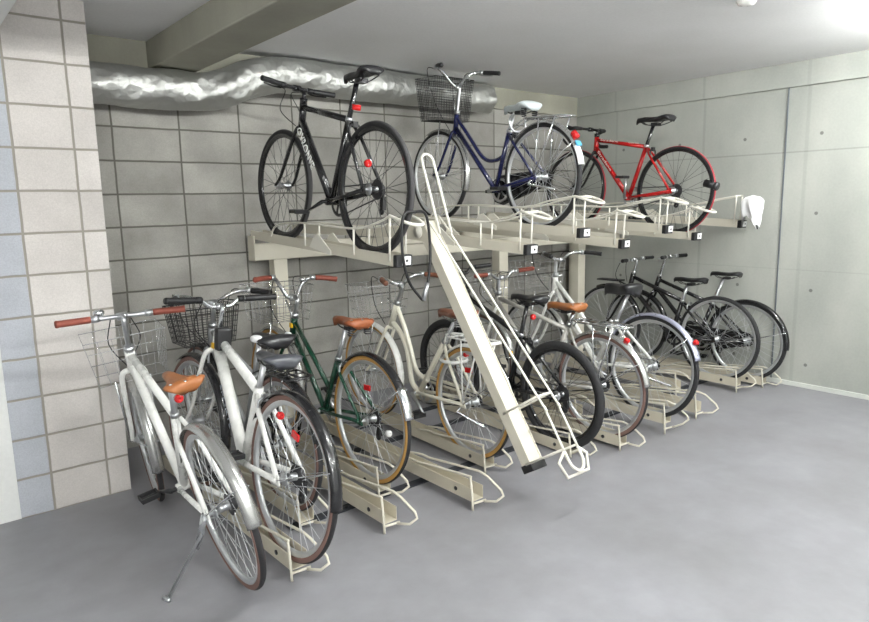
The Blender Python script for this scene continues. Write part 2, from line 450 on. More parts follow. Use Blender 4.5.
# ------------------------------------------------------------------ bicycles
def make_wheel(name, parent, R, tw, tyre, side, rim, xfm, seed=0, nsp=32, cogs=0, refl=None, spoke_mat='spoke', rim_h=.018, hub_mat='alloy', rot=0.):
    """rim (part) with tyre, spokes, hub as sub-parts; built about the origin, y = axle"""
    c = (0, 0, 0); rc = R - tw * .5
    rb = R - tw * .92
    pr = [(rb, -.012), (rb + .006, -.0125), (rb + .006, .0125), (rb, .012), (rb - rim_h * .6, .010), (rb - rim_h, .004), (rb - rim_h, -.004), (rb - rim_h * .6, -.010)]
    rimo = MB().revolve(c, pr, 72).xf(xfm).build(name, rim, parent)
    t = MB(); seg = 14; hw = tw * .46
    secs = [(math.cos(2 * PI * k / seg), math.sin(2 * PI * k / seg)) for k in range(seg)]
    prof = [(rc + tw * .5 * cs, hw * sn) for cs, sn in secs]
    n = len(prof); M = 80
    vs = []
    for i in range(M):
        a = 2 * PI * i / M
        for r, y in prof: vs.append((r * math.cos(a), y, r * math.sin(a)))
    for k in range(n):
        l = (k + 1) % n
        cm = (secs[k][0] + secs[l][0]) / 2
        t.cur = 0 if cm > .62 else 1
        if k == 0: base = len(t.v); t.v += [tuple(v) for v in vs]
        for i in range(M):
            j = (i + 1) % M
            t.f.append([base + i * n + k, base + j * n + k, base + j * n + l, base + i * n + l]); t.sm.append(True); t.mi.append(t.cur)
    t.xf(xfm).build('tyre', [tyre, side], rimo)
    sp = MB(); rr = rb - rim_h + .002
    for i in range(nsp):
        a = 2 * PI * i / nsp + rot; sy = .032 if i % 2 else -.032
        d = .62 if (i // 2) % 2 else -.62
        sp.tube([(.026 * math.cos(a + d * 1.6), sy, .026 * math.sin(a + d * 1.6)), (rr * math.cos(a), 0, rr * math.sin(a))], .0014, 4, cap=False)
    sp.xf(xfm).build('spokes', spoke_mat, rimo)
    h = MB()
    h.revolve(c, [(0.004, -.062), (.009, -.062), (.009, -.045), (.020, -.036), (.030, -.034), (.030, -.030), (.018, -.026), (.016, 0), (.018, .026), (.030, .030), (.030, .034), (.020, .036), (.009, .045), (.009, .062), (.004, .062)], 20)
    h.xf(xfm).build('hub', hub_mat, rimo)
    if cogs:
        g = MB()
        for i in range(cogs):
            r = .028 + .0035 * i if cogs > 1 else .034
            y = -.052 + .0045 * i
            g.revolve(c, [(.012, y), (r, y), (r, y + .002), (.012, y + .002)], 24, smooth=False)
        g.xf(xfm).build('sprocket', 'steel_dark', rimo)
    if refl:
        ang, mat, rad = refl
        MB().box((rad * math.cos(ang), 0.014, rad * math.sin(ang)), (.03, .01, .055), Matrix.Rotation(-ang, 3, 'Y')).xf(xfm).build('spoke_reflector', mat, rimo, .003)
    return rimo

def fender(R, a0, a1, wd=.026, gap=.016, seg=48):
    mb = MB(); r = R + gap; k = 6
    out = []
    for i in range(k + 1):
        y = -wd + 2 * wd * i / k; out.append((r - .016 * (y / wd) ** 2, y))
    inn = [(a - .0018, y * .97) for a, y in reversed(out)]
    return mb.revolve((0, 0, 0), out + inn, seg, math.radians(a0), math.radians(a1))

def saddle_mesh(kind, deep=None):
    """about the clamp: x forward, z=0 at the top of the saddle"""
    st = {'sport': [(.155, .010, -.016), (.145, .018, -.004), (.09, .022, 0), (.03, .028, -.003), (-.02, .045, -.003), (-.06, .064, .003), (-.095, .071, .008), (-.118, .060, .004), (-.125, .035, -.008)],
          'leather': [(.150, .012, -.022), (.142, .022, -.006), (.09, .027, -.002), (.03, .036, -.004), (-.02, .058, -.004), (-.06, .080, .003), (-.095, .088, .008), (-.115, .075, .004), (-.122, .05, -.008)],
          'comfort': [(.140, .014, -.018), (.130, .024, -.003), (.08, .030, 0), (.02, .046, -.002), (-.03, .076, .002), (-.07, .096, .010), (-.10, .100, .013), (-.122, .080, .006), (-.13, .05, -.01)]}[kind]
    dep = {'sport': .034, 'leather': .048, 'comfort': .05}[kind]
    dep = deep or dep
    rings = []; n = 16
    for x, wd, z in st:
        ring = []
        for k in range(n):
            a = 2 * PI * k / n; s, c = math.sin(a), math.cos(a)
            y = wd * c * (1 if s >= 0 else .92)
            zz = z - .018 + (.018 * s if s >= 0 else dep * .75 * s * (0.55 + .45 * abs(c)))
            ring.append((x, y, zz))
        rings.append(ring)
    return MB().loft(rings)

BARS = {
 'flat': [(0, 0, 0), (.0, .08, 0), (-.012, .17, .002), (-.035, .29, .004)],
 'city': [(0, 0, 0), (.012, .05, .008), (.02, .11, .035), (-.005, .175, .05), (-.07, .235, .048), (-.15, .275, .04)],
 'north': [(0, 0, 0), (.025, .04, .004), (.045, .10, .05), (.03, .165, .09), (-.04, .235, .105), (-.12, .265, .10), (-.19, .275, .095)],
 'rise': [(0, 0, 0), (.012, .035, .008), (.025, .075, .07), (.01, .12, .115), (-.025, .19, .122), (-.06, .285, .115)],
 'riser': [(0, 0, 0), (0, .05, 0), (.004, .10, .03), (-.008, .16, .035), (-.035, .285, .04)],
 'tall': [(0, 0, 0), (.02, .035, .02), (.035, .10, .085), (.02, .17, .12), (-.05, .23, .12), (-.14, .27, .11)],
 'drop': [(0, 0, 0), (0, .10, 0), (.0, .18, 0), (.05, .205, -.005), (.10, .21, -.03), (.105, .21, -.08), (.06, .21, -.125), (-.02, .21, -.13)],
}

BIKES = {}
def bike(name, label, group, hub, head, pitch, lean, R, S):
    d = Vector((math.sin(head) * math.cos(pitch), math.cos(head) * math.cos(pitch), math.sin(pitch)))
    side = Vector((-math.cos(head), math.sin(head), 0))
    u = d.cross(side)
    u2 = u * math.cos(lean) + side * math.sin(lean); s2 = side * math.cos(lean) - u * math.sin(lean)
    o = Vector(hub) - u2 * R
    M = Matrix((d, s2, u2)).transposed().to_4x4(); M.translation = o
    root = thing(name, label, 'bicycle', M, group)
    wb = S['wb']; tw = S.get('tw', .034)
    V = lambda p, y=0.: Vector((p[0], y, p[1]))
    bb, stp, ht, hb = S['bb'], S['seattop'], S['headtop'], S['headbot']
    RH = Vector((0, 0, R)); FH = Vector((wb, 0, R))
    ax = (V(ht) - V(hb)).normalized(); sa = math.radians(S.get('steer', 0))
    rotm = Matrix.Rotation(sa, 3, ax)
    st = lambda p: V(hb) + rotm @ (p - V(hb))
    fmat = S['frame']; kind = S.get('kind', 'diamond')
    # wheels
    rx = lambda p: p + RH
    fx = lambda p: st(p + FH)
    tyre, sidew, rim = S.get('tyre', 'rubber'), S.get('sidewall', 'rubber'), S.get('rim', 'rim')
    spm = S.get('spoke', 'spoke')
    make_wheel('rear_wheel', root, R, tw, tyre, sidew, rim, rx, cogs=S.get('cogs', 1), refl=S.get('rrefl'), spoke_mat=spm, rim_h=S.get('rim_h', .018), hub_mat=S.get('hub', 'alloy'), rot=.05)
    make_wheel('front_wheel', root, R, tw, S.get('ftyre', tyre), sidew, rim, fx, refl=S.get('frefl'), spoke_mat=spm, rim_h=S.get('rim_h', .018), hub_mat=S.get('hub', 'alloy'), rot=.13)
    # frame
    tr = S.get('tube', .016); f = MB()
    f.tube([V(hb), V(ht)], tr * 1.2, 12)
    f.tube([V(bb), V(stp)], tr, 12)
    f.tube([V(bb, -.036), V(bb, .036)], .021, 12)
    hd = (V(ht) - V(hb))
    if kind == 'diamond':
        tt = S.get('tt', (V(ht) - ax * .03, V(stp) - (V(stp) - V(bb)).normalized() * .02))
        f.tube([Vector(tt[0]), Vector(tt[1])], tr * S.get('ttk', .95), 12)
        f.tube([V(hb) + ax * .025, V(bb)], tr * S.get('dtk', 1.12), 12)
    elif kind == 'mixte':
        f.tube([V(ht) - ax * .03, V(S['t1e'])], tr * .85, 12)
        f.tube([V(hb) + ax * .02, V(bb)], tr * .95, 12)
    elif kind == 'loop':
        f.tube(smooth_path([V(ht) - ax * .02] + [V(q) for q in S['upper']]), tr * .9, 12)
        f.tube(smooth_path([V(hb) + ax * .03] + [V(q) for q in S['lower']]), tr * .98, 12)
    elif kind == 'swoop':
        f.tube(smooth_path([V(ht) - ax * .03] + [V(q) for q in S['upper']]), tr * .85, 12)
        f.tube([V(hb) + ax * .02, V(bb)], tr * 1.05, 12)
    sst = V(S.get('sstop', (stp[0] - .005, stp[1] - .03)))
    for s in (-1, 1):
        f.tube([sst + Vector((0, s * .014, 0)), sst * .78 + RH * .22 + Vector((0, s * .036, 0)), RH + Vector((.012, s * .060, .008))], tr * .55, 8)
        f.tube([V(bb, s * .026), V(bb) * .7 + RH * .3 + Vector((0, s * .040, 0)), RH + Vector((.012, s * .060, -.004))], tr * .62, 8)
        f.prism([(-.016, R - .02), (.03, R - .022), (.03, R + .022), (-.004, R + .02)], s * .060 - .003, s * .060 + .003)
    fr = f.build('frame', fmat, root)
    for a, bpt, body, size, tm, off in S.get('text', []):
        tm_ = text_mesh(body, size)
        A, B = Vector(a), Vector(bpt); dr = (B - A).normalized(); mid = (A + B) / 2; nrm = Vector((0, 1, 0)); upv = nrm.cross(dr)
        wd_ = max(v[0] for v in tm_.v) - min(v[0] for v in tm_.v); kx = (B - A).length / wd_
        tm_.xf(lambda p: mid + dr * (p.x * kx) + upv * p.y + nrm * (off - 14 * p.y * p.y + p.z)).build('lettering', tm, fr)
    if 'badge' in S:
        MB().box(V(S['badge'], tr * 1.1), (.03, .012, .03)).build('head_badge', 'yellow', fr, .003)
    # fork
    fk = MB(); fm = S.get('fork', fmat)
    cr = V(hb) - ax * .025; ftr = S.get('forkr', .012)
    for s in (-1, 1):
        e = FH + Vector((0, s * .058, 0)); c0 = cr + Vector((0, s * .034, 0))
        if S.get('bigfork'):
            pth = smooth_path([cr + Vector((-.005, s * .01, .02)), cr + Vector((.012, s * .05, -.005)), c0.lerp(e, .35) + Vector((.0, s * .012, 0)), c0.lerp(e, .7) + Vector((-.012, s * .004, -.01)), e])
        else:
            pth = smooth_path([cr + Vector((0, 0, .004)), c0, c0.lerp(e, .55) + Vector((-.014, 0, -.006)), c0.lerp(e, .82) + Vector((-.014, 0, -.012)), e], 5)
        fk.tube(pth, [ftr * (1.05 - .35 * i / (len(pth) - 1)) for i in range(len(pth))], 10)
    fk.tube([cr, V(hb)], .016, 10)
    fk.xf(st).build('fork', fm, root)
    if 'suspension' in S: pass
    # crankset
    ck = MB(); ca = math.radians(S.get('crank', 200)); cl = .165
    rr = S.get('ring', .085)
    ck.revolve(V(bb, -.045), [(rr - .018, -.0015), (rr, -.0015), (rr, .0015), (rr - .018, .0015)], 36, smooth=False)
    for k in range(5):
        a = 2 * PI * k / 5
        ck.tube([V(bb, -.045), V((bb[0] + (rr - .01) * math.cos(a), bb[1] + (rr - .01) * math.sin(a)), -.045)], .006, 6)
    pL = V((bb[0] + cl * math.cos(ca), bb[1] + cl * math.sin(ca)), .075)
    pR = V((bb[0] - cl * math.cos(ca), bb[1] - cl * math.sin(ca)), -.075)
    ck.tube([V(bb, .06), pL], [.012, .008], 8); ck.tube([V(bb, -.06), pR], [.012, .008], 8)
    ck.tube([V(bb, -.066), V(bb, .066)], .010, 10)
    cko = ck.build('crankset', S.get('crankmat', 'alloy'), root)
    for pp, s in ((pL, 1), (pR, -1)):
        p = MB()
        c = pp + Vector((0, s * .05, 0))
        p.tube([pp, pp + Vector((0, s * .095, 0))], .006, 8)
        for dx in (-.032, .032): p.box(c + Vector((dx, 0, 0)), (.012, .085, .022))
        for dy in (-.04, .04): p.box(c + Vector((0, dy, 0)), (.06, .008, .016))
        p.build('pedal', S.get('pedalmat', 'black_matte'), cko, .002)
    # chain
    ch = MB(); rc_ = .034
    dx, dz = bb[0], bb[1] - R; L_ = math.hypot(dx, dz); nx, nz = -dz / L_, dx / L_
    for s in (-1, 1):
        ch.tube([(bb[0] + s * nx * rr * .96, -.045, bb[1] + s * nz * rr * .96), (s * nx * rc_, -.045, R + s * nz * rc_)], .004, 4)
    ch.build('chain', 'steel_dark', root)
    if 'chainguard' in S:
        g = MB(); y = -.058
        hgt = S.get('guard_h', .05)
        poly = [(bb[0] + .10, bb[1] - .02), (bb[0] + .09, bb[1] + .06), (bb[0] + .03, bb[1] + .10), (.03, R + hgt), (-.02, R + hgt - .02)]
        if S['chainguard'][1] == 'full':
            poly += [(-.05, R), (-.02, R - .05), (bb[0] - .02, bb[1] - .105), (bb[0] + .07, bb[1] - .085)]
        else:
            poly += [(-.02, R + .012), (bb[0] - .06, bb[1] + .055), (bb[0] + .05, bb[1] + .04)]
        g.prism(poly, y - .006, y + .002); g.build('chain_guard', S['chainguard'][0], root, .003)
    if S.get('derailleur'):
        g = MB(); g.box((.01, -.065, R - .07), (.03, .02, .07)); g.revolve((.012, -.058, R - .11), [(.004, -.004), (.02, -.004), (.02, .004), (.004, .004)], 14); g.tube([(.0, -.06, R - .01), (.012, -.062, R - .05)], .009, 8)
        g.build('derailleur', 'black_matte', root)
    # seat
    sx, sz = S['saddle']; sk = S.get('saddle_kind', 'sport')
    sd = (V(stp) - V(bb)).normalized()
    ptop = V(stp) + sd * max(.02, (sz - .06 - stp[1]) / max(.3, sd.z))
    MB().tube([V(stp) - sd * .05, V(stp) + sd * .005, ptop], .0135, 12).build('seat_post', S.get('post', 'alloy'), root)
    MB().revolve((0, 0, 0), [(.012, -.012), (.019, -.012), (.019, .012), (.012, .012)], 16).xf(lambda p: V(stp) - sd * .012 + Matrix(((sd.z, 0, sd.x), (0, 1, 0), (-sd.x, 0, sd.z))) @ Vector((p.x, p.z, p.y))).build('seat_clamp', S.get('clamp', 'alloy'), root)
    tilt = math.radians(S.get('tilt', 0))
    sp = lambda p: Vector((sx, 0, sz)) + Matrix.Rotation(-tilt, 3, 'Y') @ (p * S.get('saddle_scale', 1))
    sad = saddle_mesh(sk, S.get('saddle_dep')).xf(sp).build('saddle', S['saddle_mat'], root)
    rl = MB()
    for s in (-1, 1):
        rl.tube(smooth_path([(.12, s * .008, -.03), (.07, s * .02, -.055), (-.03, s * .022, -.06), (-.095, s * .045, -.035)], 4), .0035, 6)
    rl.box((0, 0, -.055), (.05, .05, .022))
    if sk in ('leather', 'comfort') and S.get('springs'):
        for s in (-1, 1):
            rl.tube([(-.085 + .017 * math.cos(a), s * .05 + .017 * math.sin(a), -.035 - .05 * i / 40) for i, a in enumerate([2 * PI * 4 * i / 40 for i in range(41)])], .0035, 5)
    rl.xf(sp).build('saddle_rail', S.get('railmat', 'steel_dark'), sad)
    if S.get('rivets'):
        for y_, x_ in ((.055, -.098), (-.055, -.098), (.0, -.112)):
            MB().ball((x_, y_, .001), .008, 8, (1, 1, .6)).xf(sp).build('rivet', S['rivets'], sad)
    # stem and handlebar
    bx, bz = S['bar']; C0 = Vector((bx, 0, bz)); sm = MB()
    qt = V(ht) + ax * max(.01, (bz - ht[1] - S.get('quill_drop', .0)) * .96)
    sm.tube(smooth_path([V(ht) - ax * .01, V(ht) + ax * .03, qt, C0], 5) if S.get('quill', True) else [V(ht), V(ht) + ax * .05, C0], .0125, 10)
    sm.tube([C0 + Vector((0, -.022, 0)), C0 + Vector((0, .022, 0))], .018, 12)
    sm.revolve((0, 0, 0), [(.012, -.014), (.022, -.014), (.022, .014), (.012, .014)], 18).v
    k_ = 18 * 4
    for i in range(len(sm.v) - k_, len(sm.v)):
        x, y, z = sm.v[i]; sm.v[i] = tuple(V(ht) + ax * (.008 + y) + Vector((0, 1, 0)) * x + ax.cross(Vector((0, 1, 0))) * z)
    sm.xf(st).build('stem', S.get('stem', 'alloy'), root)
    half = BARS[S.get('bars', 'flat')]; bs = S.get('barscale', 1.); bt = math.radians(S.get('bartilt', 0))
    rollk = math.tan(math.radians(S.get('barroll', 0)))
    hp = [C0 + Matrix.Rotation(-bt, 3, 'Y') @ Vector((p[0], p[1] * bs, p[2])) for p in half]
    mir = lambda p: Vector((p.x, -p.y, p.z))
    lp = smooth_path(hp, 8)
    mir = lambda p: Vector((p.x, -p.y, p.z - 2 * rollk * p.y))
    for p in lp: p.z += rollk * p.y
    hbm = MB().tube([mir(p) for p in reversed(lp)] + lp[1:], .0115, 10)
    hbar = hbm.xf(st).build('handlebar', S.get('barmat', 'chrome'), root)
    acc = 0; i = len(lp) - 1; gl = S.get('griplen', .12)
    while i > 0 and acc < gl: acc += (lp[i] - lp[i - 1]).length; i -= 1
    gp = lp[i:]
    for s in (1, -1):
        pts = gp if s == 1 else [mir(p) for p in gp]
        e = (pts[-1] - pts[-2]).normalized() * .006
        g = MB().tube(pts + [pts[-1] + e], [.0155] * (len(pts) - 1) + [.017, .015], 10)
        if S.get('bars') == 'drop': g = MB().tube((lp if s == 1 else [mir(p) for p in lp])[10:], .0155, 10)
        g.xf(st).build('grip', S.get('grip', 'black_matte'), hbar)
        q = pts[0]; tdir = (pts[-1] - pts[0]).normalized(); fwd = Vector((1, 0, -.35)).normalized()
        if S.get('bars') == 'drop':
            k = lp[24] if s == 1 else mir(lp[24])
            lv = MB().tube(smooth_path([k + Vector((-.01, 0, .01)), k + Vector((.035, 0, .02)), k + Vector((.05, 0, -.02)), k + Vector((.02, 0, -.09))], 4), [.013] * 4 + [.011] * 3 + [.006] * 6, 8)
        else:
            lv = MB().tube([q - tdir * .035, q - tdir * .005], .0165, 10)
            lv.tube(smooth_path([q - tdir * .02, q - tdir * .015 + fwd * .032, q + tdir * .03 + fwd * .045, q + tdir * .10 + fwd * .038], 4), [.008] * 5 + [.0055] * 8, 8, flat=.7)
        lv.xf(st).build('brake_lever', S.get('lever', 'alloy'), hbar)
        if S.get('bars') != 'drop' and S.get('cables', True):
            ed = V(hb) + ax * (.0 if s == 1 else .05) + Vector((.05, s * .012, 0))
            cb = MB().tube(smooth_path([q - tdir * .03 + fwd * .03, q - tdir * .09 + Vector((.09, 0, -.015)), (q + ed) / 2 + Vector((.10, 0, -.02)), ed], 5), .0028, 5)
            cb.xf(st).build('brake_cable', 'cable', hbar)
    if 'bell' in S:
        p = lp[int(len(lp) * S['bell'])] if S['bell'] > 0 else mir(lp[int(-len(lp) * S['bell'])])
        MB().ball(p + Vector((0, 0, .026)), .024, 12, (1, 1, .75)).xf(st).build('bell', S.get('bellmat', 'chrome'), hbar)
    # fenders
    if 'rfender' in S:
        a0, a1, mt = S['rfender']; wd = S.get('fw', .027)
        fo = fender(R, a0, a1, wd).xf(rx).build('rear_fender', mt, root)
        ss = MB(); a = math.radians(a1 - S.get('stay_back', 24)); rf = R + .012
        for s in (-1, 1):
            ss.tube([RH + Vector((0, s * .066, 0)), RH + Vector((rf * math.cos(a), s * wd, rf * math.sin(a)))], .0028, 6)
        ss.build('fender_stay', 'chrome', fo)
        if S.get('fender_tip'):
            a = a1 - S['fender_tip'][1]
            ft = fender(R, a, a1 + .5, wd + .001, .0175, 10).xf(rx).build('fender_tip', S['fender_tip'][0], fo)
        if S.get('fender_refl'):
            a = math.radians(S['fender_refl']); q = RH + Vector(((R + .03) * math.cos(a), 0, (R + .03) * math.sin(a)))
            MB().revolve((0, 0, 0), [(.002, -.012), (.018, -.012), (.018, .008), (.013, .012), (.002, .013)], 16).xf(lambda p: q + Matrix.Rotation(PI / 2 - a, 3, 'Y') @ Vector((p.x, p.z, p.y))).build('reflector', 'lens_red', fo)
    if 'ffender' in S:
        a0, a1, mt = S['ffender']; wd = S.get('fw', .027)
        fo = fender(R, a0, a1, wd).xf(fx).build('front_fender', mt, root)
        ss = MB(); a = math.radians(a1 - 25); rf = R + .012
        for s in (-1, 1):
            ss.tube([FH + Vector((0, s * .066, 0)), FH + Vector((rf * math.cos(a), s * wd, rf * math.sin(a)))], .0028, 6)
        ss.xf(st).build('fender_stay', 'chrome', fo)
    # racks
    if 'carrier' in S:
        x0, x1, z, mt = S['carrier']; g = MB(); hw = .065
        g.tube([(x0, -.03, z), (x0 - .06, -hw, z), (x1 + .03, -hw, z), (x1, -hw + .03, z), (x1, hw - .03, z), (x1 + .03, hw, z), (x0 - .06, hw, z), (x0, .03, z)], .0055, 8, closed=True)
        for k in range(4):
            xx = x0 - .08 + (x1 - x0 + .11) * k / 3; g.tube([(xx, -hw, z), (xx, hw, z)], .0045, 6)
        g.tube([(x1 + .02, 0, z), (x0, 0, z)], .005, 6)
        for s in (-1, 1):
            for xx in (x1 + .07, (x0 + x1) / 2 + .02): g.tube([(xx, s * hw, z), (-.002, s * .070, R + .01)], .0048, 6)
            g.tube([(x0, s * .025, z), (stp[0] - .01, s * .018, max(stp[1] - .06, z - .06))], .0045, 6)
        g.build('rear_carrier', mt, root)
    # basket
    if 'basket' in S:
        x0, z0, lx, ly, hh, mt, step, wr = S['basket']; g = MB()
        def ring(t):
            k = 1 - .16 * (1 - t)
            xa, xb = x0 + (1 - t) * .015, x0 + lx * k; yy = ly / 2 * k; z = z0 + hh * t
            return [Vector((xa, -yy, z)), Vector((xb, -yy, z)), Vector((xb, yy, z)), Vector((xa, yy, z))]
        nz = max(3, int(hh / step))
        for i in range(nz + 1):
            g.tube(ring(i / nz), wr * (1.9 if i == nz else 1.0), 5, closed=True)
        r0_, r1_ = ring(0), ring(1)
        for e in range(4):
            ln = (r1_[(e + 1) % 4] - r1_[e]).length; nn = max(3, int(ln / step))
            for i in range(nn):
                t = i / nn
                g.tube([r0_[e].lerp(r0_[(e + 1) % 4], t), r1_[e].lerp(r1_[(e + 1) % 4], t)], wr, 5, cap=False)
        for i in range(1, max(3, int(ly / step))):
            t = i / max(3, int(ly / step)); g.tube([r0_[0].lerp(r0_[3], t), r0_[1].lerp(r0_[2], t)], wr, 5, cap=False)
        bo = g.xf(st).build('basket', mt, root)
        bk = MB()
        for s in (-1, 1): bk.tube([FH + Vector((0, s * .066, 0)), Vector((x0 + .07, s * .08, z0 - .004))], .005, 6)
        bk.tube([Vector((x0 + .02, 0, z0 + hh * .6)), V(ht) - ax * .02 + Vector((.018, 0, 0))], .006, 6)
        bk.xf(st).build('basket_stay', S.get('bstay', 'chrome'), bo)
    # reflectors, lamps
    for i, (x, y, z, rad, mt) in enumerate(S.get('reflectors', [])):
        MB().revolve((0, 0, 0), [(.002, -.01), (rad, -.01), (rad, .006), (rad * .8, .011), (.002, .012)], 16).xf(lambda p: Vector((x - p.y, y + p.x, z + p.z))).build('rear_light' if S.get('rlight') else 'reflector', mt, root)
    if S.get('brakes'):
        for c, fn in ((sst.lerp(RH, .12), lambda p: p), (cr + Vector((.03, 0, -.02)), st)):
            q = MB()
            for s in (-1, 1):
                q.tube(smooth_path([c + Vector((-.02, 0, .03)), c + Vector((-.02, s * .03, .02)), c + Vector((-.02, s * .034, -.03))], 4), .006, 6)
            q.box(c + Vector((-.02, 0, .03)), (.02, .03, .03))
            q.xf(fn).build('brake_caliper', S['brakes'], root)
    if S.get('stand'):      # folded side stand
        MB().tube([(.015, .075, R - .02), (.03, .085, R - .05), (-.21, .092, R - .075)], .007, 8).build('kickstand', 'chrome', root)
    if 'extra' in S: S['extra'](root, M, R, V, st, ax)
    BIKES[S['key']] = root
    return root

W1 = 'bicycles on the floor rack'; W2 = 'bicycles on the upper rack'

# ---- upper rack
def x_u1(root, M, R, V, st, ax):
    MB().tube([(.178, -.004, .742), (.172, -.004, .768)], .024, 14).build('lamp_band', 'lens_red', root)
    MB().revolve((0, 0, 0), [(.002, -.010), (.020, -.010), (.020, .004), (.015, .008), (.002, .009)], 18).xf(lambda p: Vector((-.03 - p.y, .055 + p.x, .468 + p.z))).build('rear_reflector', 'lens_red', root)
bike('bicycle', 'matt black flat bar sports bicycle on the upper rack under the silver duct', W2, (1.962, 2.85, 1.578), math.radians(.9), math.radians(3.0), math.radians(-1.1), .34,
     dict(key='U1', wb=1.002, bb=(.42, .263), seattop=(.236, .71), headtop=(.742, .822), headbot=(.765, .69), saddle=(.125, .935), saddle_mat='saddle_black', tilt=-2, bar=(.82, .905), quill=False, bars='flat', barscale=.80, barroll=6,
          frame='black', fork='black', tube=.018, dtk=1.25, rim='black', rim_h=.02, tyre='rubber_old', sidewall='rubber', cogs=8, derailleur=True, barmat='black', lever='black_matte', stem='black', post='black', clamp='alloy', crankmat='black', brakes='black_matte', crank=338, steer=1.5,
          text=[((.735, .019, .668), (.565, .021, .446), 'OVRONVE', .062, 'text_white', .0245)], tt=((.735, 0, .79), (.236, 0, .695)), extra=x_u1, spoke='steel_dark'))
def x_u2(root, M, R, V, st, ax):
    def on_fender(deg, r): a = math.radians(deg); return Vector(((R + r) * math.cos(a), 0, R + (R + r) * math.sin(a))), Matrix.Rotation(PI / 2 - a, 3, 'Y')
    q, rm = on_fender(146, .022)
    MB().box(q, (.035, .045, .010), rm).build('registration_sticker', 'blue_sticker', root, .003)
    q, rm = on_fender(137, .03)
    MB().tube([q - rm @ Vector((.022, 0, 0)), q + rm @ Vector((.022, 0, 0))], .021, 12).build('rear_light', 'lens_red', root)
    MB().tube(smooth_path([(.23, .04, .74), (.26, .05, .70), (.24, .03, .63), (.20, -.03, .64), (.21, -.04, .72)], 5), .007, 6).build('cable_lock', 'alloy', root)
bike('bicycle', 'navy blue step-through city bicycle with dark wire basket on the upper rack', W2, (3.313, 2.918, 1.657), math.radians(2.5), math.radians(2.7), math.radians(-.4), .335,
     dict(key='U2', wb=1.07, bb=(.43, .242), seattop=(.307, .645), headtop=(.872, .785), headbot=(.888, .665), saddle=(.215, .80), saddle_kind='comfort', saddle_mat='saddle_pale', bar=(.865, .965), bars='tall', bartilt=0,
          kind='swoop', upper=[(.73, .615), (.60, .487), (.52, .445), (.43, .445), (.362, .47)], frame='navy', fork='navy', tube=.0165, rim='rim', rim_h=.010, cogs=1, chainguard=('black', 'full'), grip='black_matte', crank=175,
          rfender=(8, 167, 'fender_silver'), ffender=(62, 198, 'fender_silver'), fender_tip=('label_white', 20), carrier=(.15, -.23, .70, 'chrome'), basket=(.90, .735, .25, .36, .30, 'black_matte', .017, .0016), brakes='black_matte', springs=True, stand=True, extra=x_u2, lever='alloy', steer=.6))
def x_u3(root, M, R, V, st, ax):
    MB().tube([(-.245, .0, .395), (-.325, 0, .375)], .028, 14).build('rear_light', 'black_matte', root)
    MB().tube([(-.325, 0, .375), (-.345, 0, .37)], .030, 14).build('light_lens', 'steel_dark', root)
bike('bicycle', 'red drop bar road racing bicycle on the upper rack near the corner', W2, (4.726, 2.816, 1.56), math.radians(1.4), math.radians(2.5), math.radians(-1.0), .335,
     dict(key='U3', wb=.978, bb=(.41, .270), seattop=(.277, .69), headtop=(.772, .772), headbot=(.775, .655), saddle=(.21, .90), saddle_mat='saddle_black', saddle_scale=1.12, bar=(.845, .832), bars='drop', quill=False,
          frame='red', fork='black', tube=.017, dtk=1.2, rim='black', tyre='redtyre', sidewall='rubber', cogs=8, derailleur=True, barmat='black', grip='black_matte', lever='black_matte', stem='black', post='black', crankmat='alloy', brakes='black_matte', crank=95, tw=.026, spoke='steel_dark', steer=-1,
          text=[((.735, 0, .648), (.59, 0, .490), 'Stradane', .030, 'text_pink', .0225), ((.72, 0, .742), (.54, 0, .722), 'Stradane', .024, 'text_pink', .0180), ((.44, 0, .712), (.34, 0, .702), 'corsa', .022, 'text_pink', .0180)], extra=x_u3))

# ---- lower rack
def x_l0(root, M, R, V, st, ax):
    Mi = M.inverted(); foot = Mi @ Vector((.695, 2.512, .006)); top = Vector((.03, .075, R - .03))
    k = MB().tube([top, top + Vector((.01, .02, -.06)), foot], .006, 8); k.tube([foot + Vector((-.02, 0, .0)), foot + Vector((.02, .01, 0))], .008, 8)
    ko = k.build('kickstand', 'alloy', root)
    MB().tube([Vector((.01, .07, R)), Vector((.045, .085, R - .07)), Vector((.09, .11, R - .16))], [.016, .02, .012], 8, flat=.6).build('stand_bracket', 'chrome', ko)
bike('bicycle', 'white city bicycle with tan saddle leaning on its kickstand at the far left', W1, (.906, 2.434, .341), math.radians(.9), 0, math.radians(10.1), .34,
     dict(key='L0', wb=1.067, bb=(.50, .262), seattop=(.31, .675), headtop=(.80, .868), headbot=(.845, .765), saddle=(.13, .872), saddle_kind='leather', saddle_scale=.92, saddle_mat='tan', bar=(.77, 1.035), bars='flat', barscale=.90, griplen=.13, barroll=5,
          frame='white', fork='white', bigfork=True, tube=.0185, dtk=1.1, sidewall='brownwall', rim='rim', cogs=6, grip='gripred', barmat='alloy', crank=342, pedalmat='black_matte', steer=-8, forkr=.014,
          rfender=(18, 171, 'fender_silver'), ffender=(50, 192, 'fender_silver'), fw=.029, basket=(.87, .70, .28, .36, .22, 'chrome', .055, .0012), bell=.4, rivets='chrome', reflectors=[(.185, 0, .765, .018, 'lens_red')], extra=x_l0, crankmat='steel_dark'))
def x_l1(root, M, R, V, st, ax):
    MB().box(V((.685, .83)), (.05, .075, .11)).build('stem_bag', 'black_matte', root, .012)
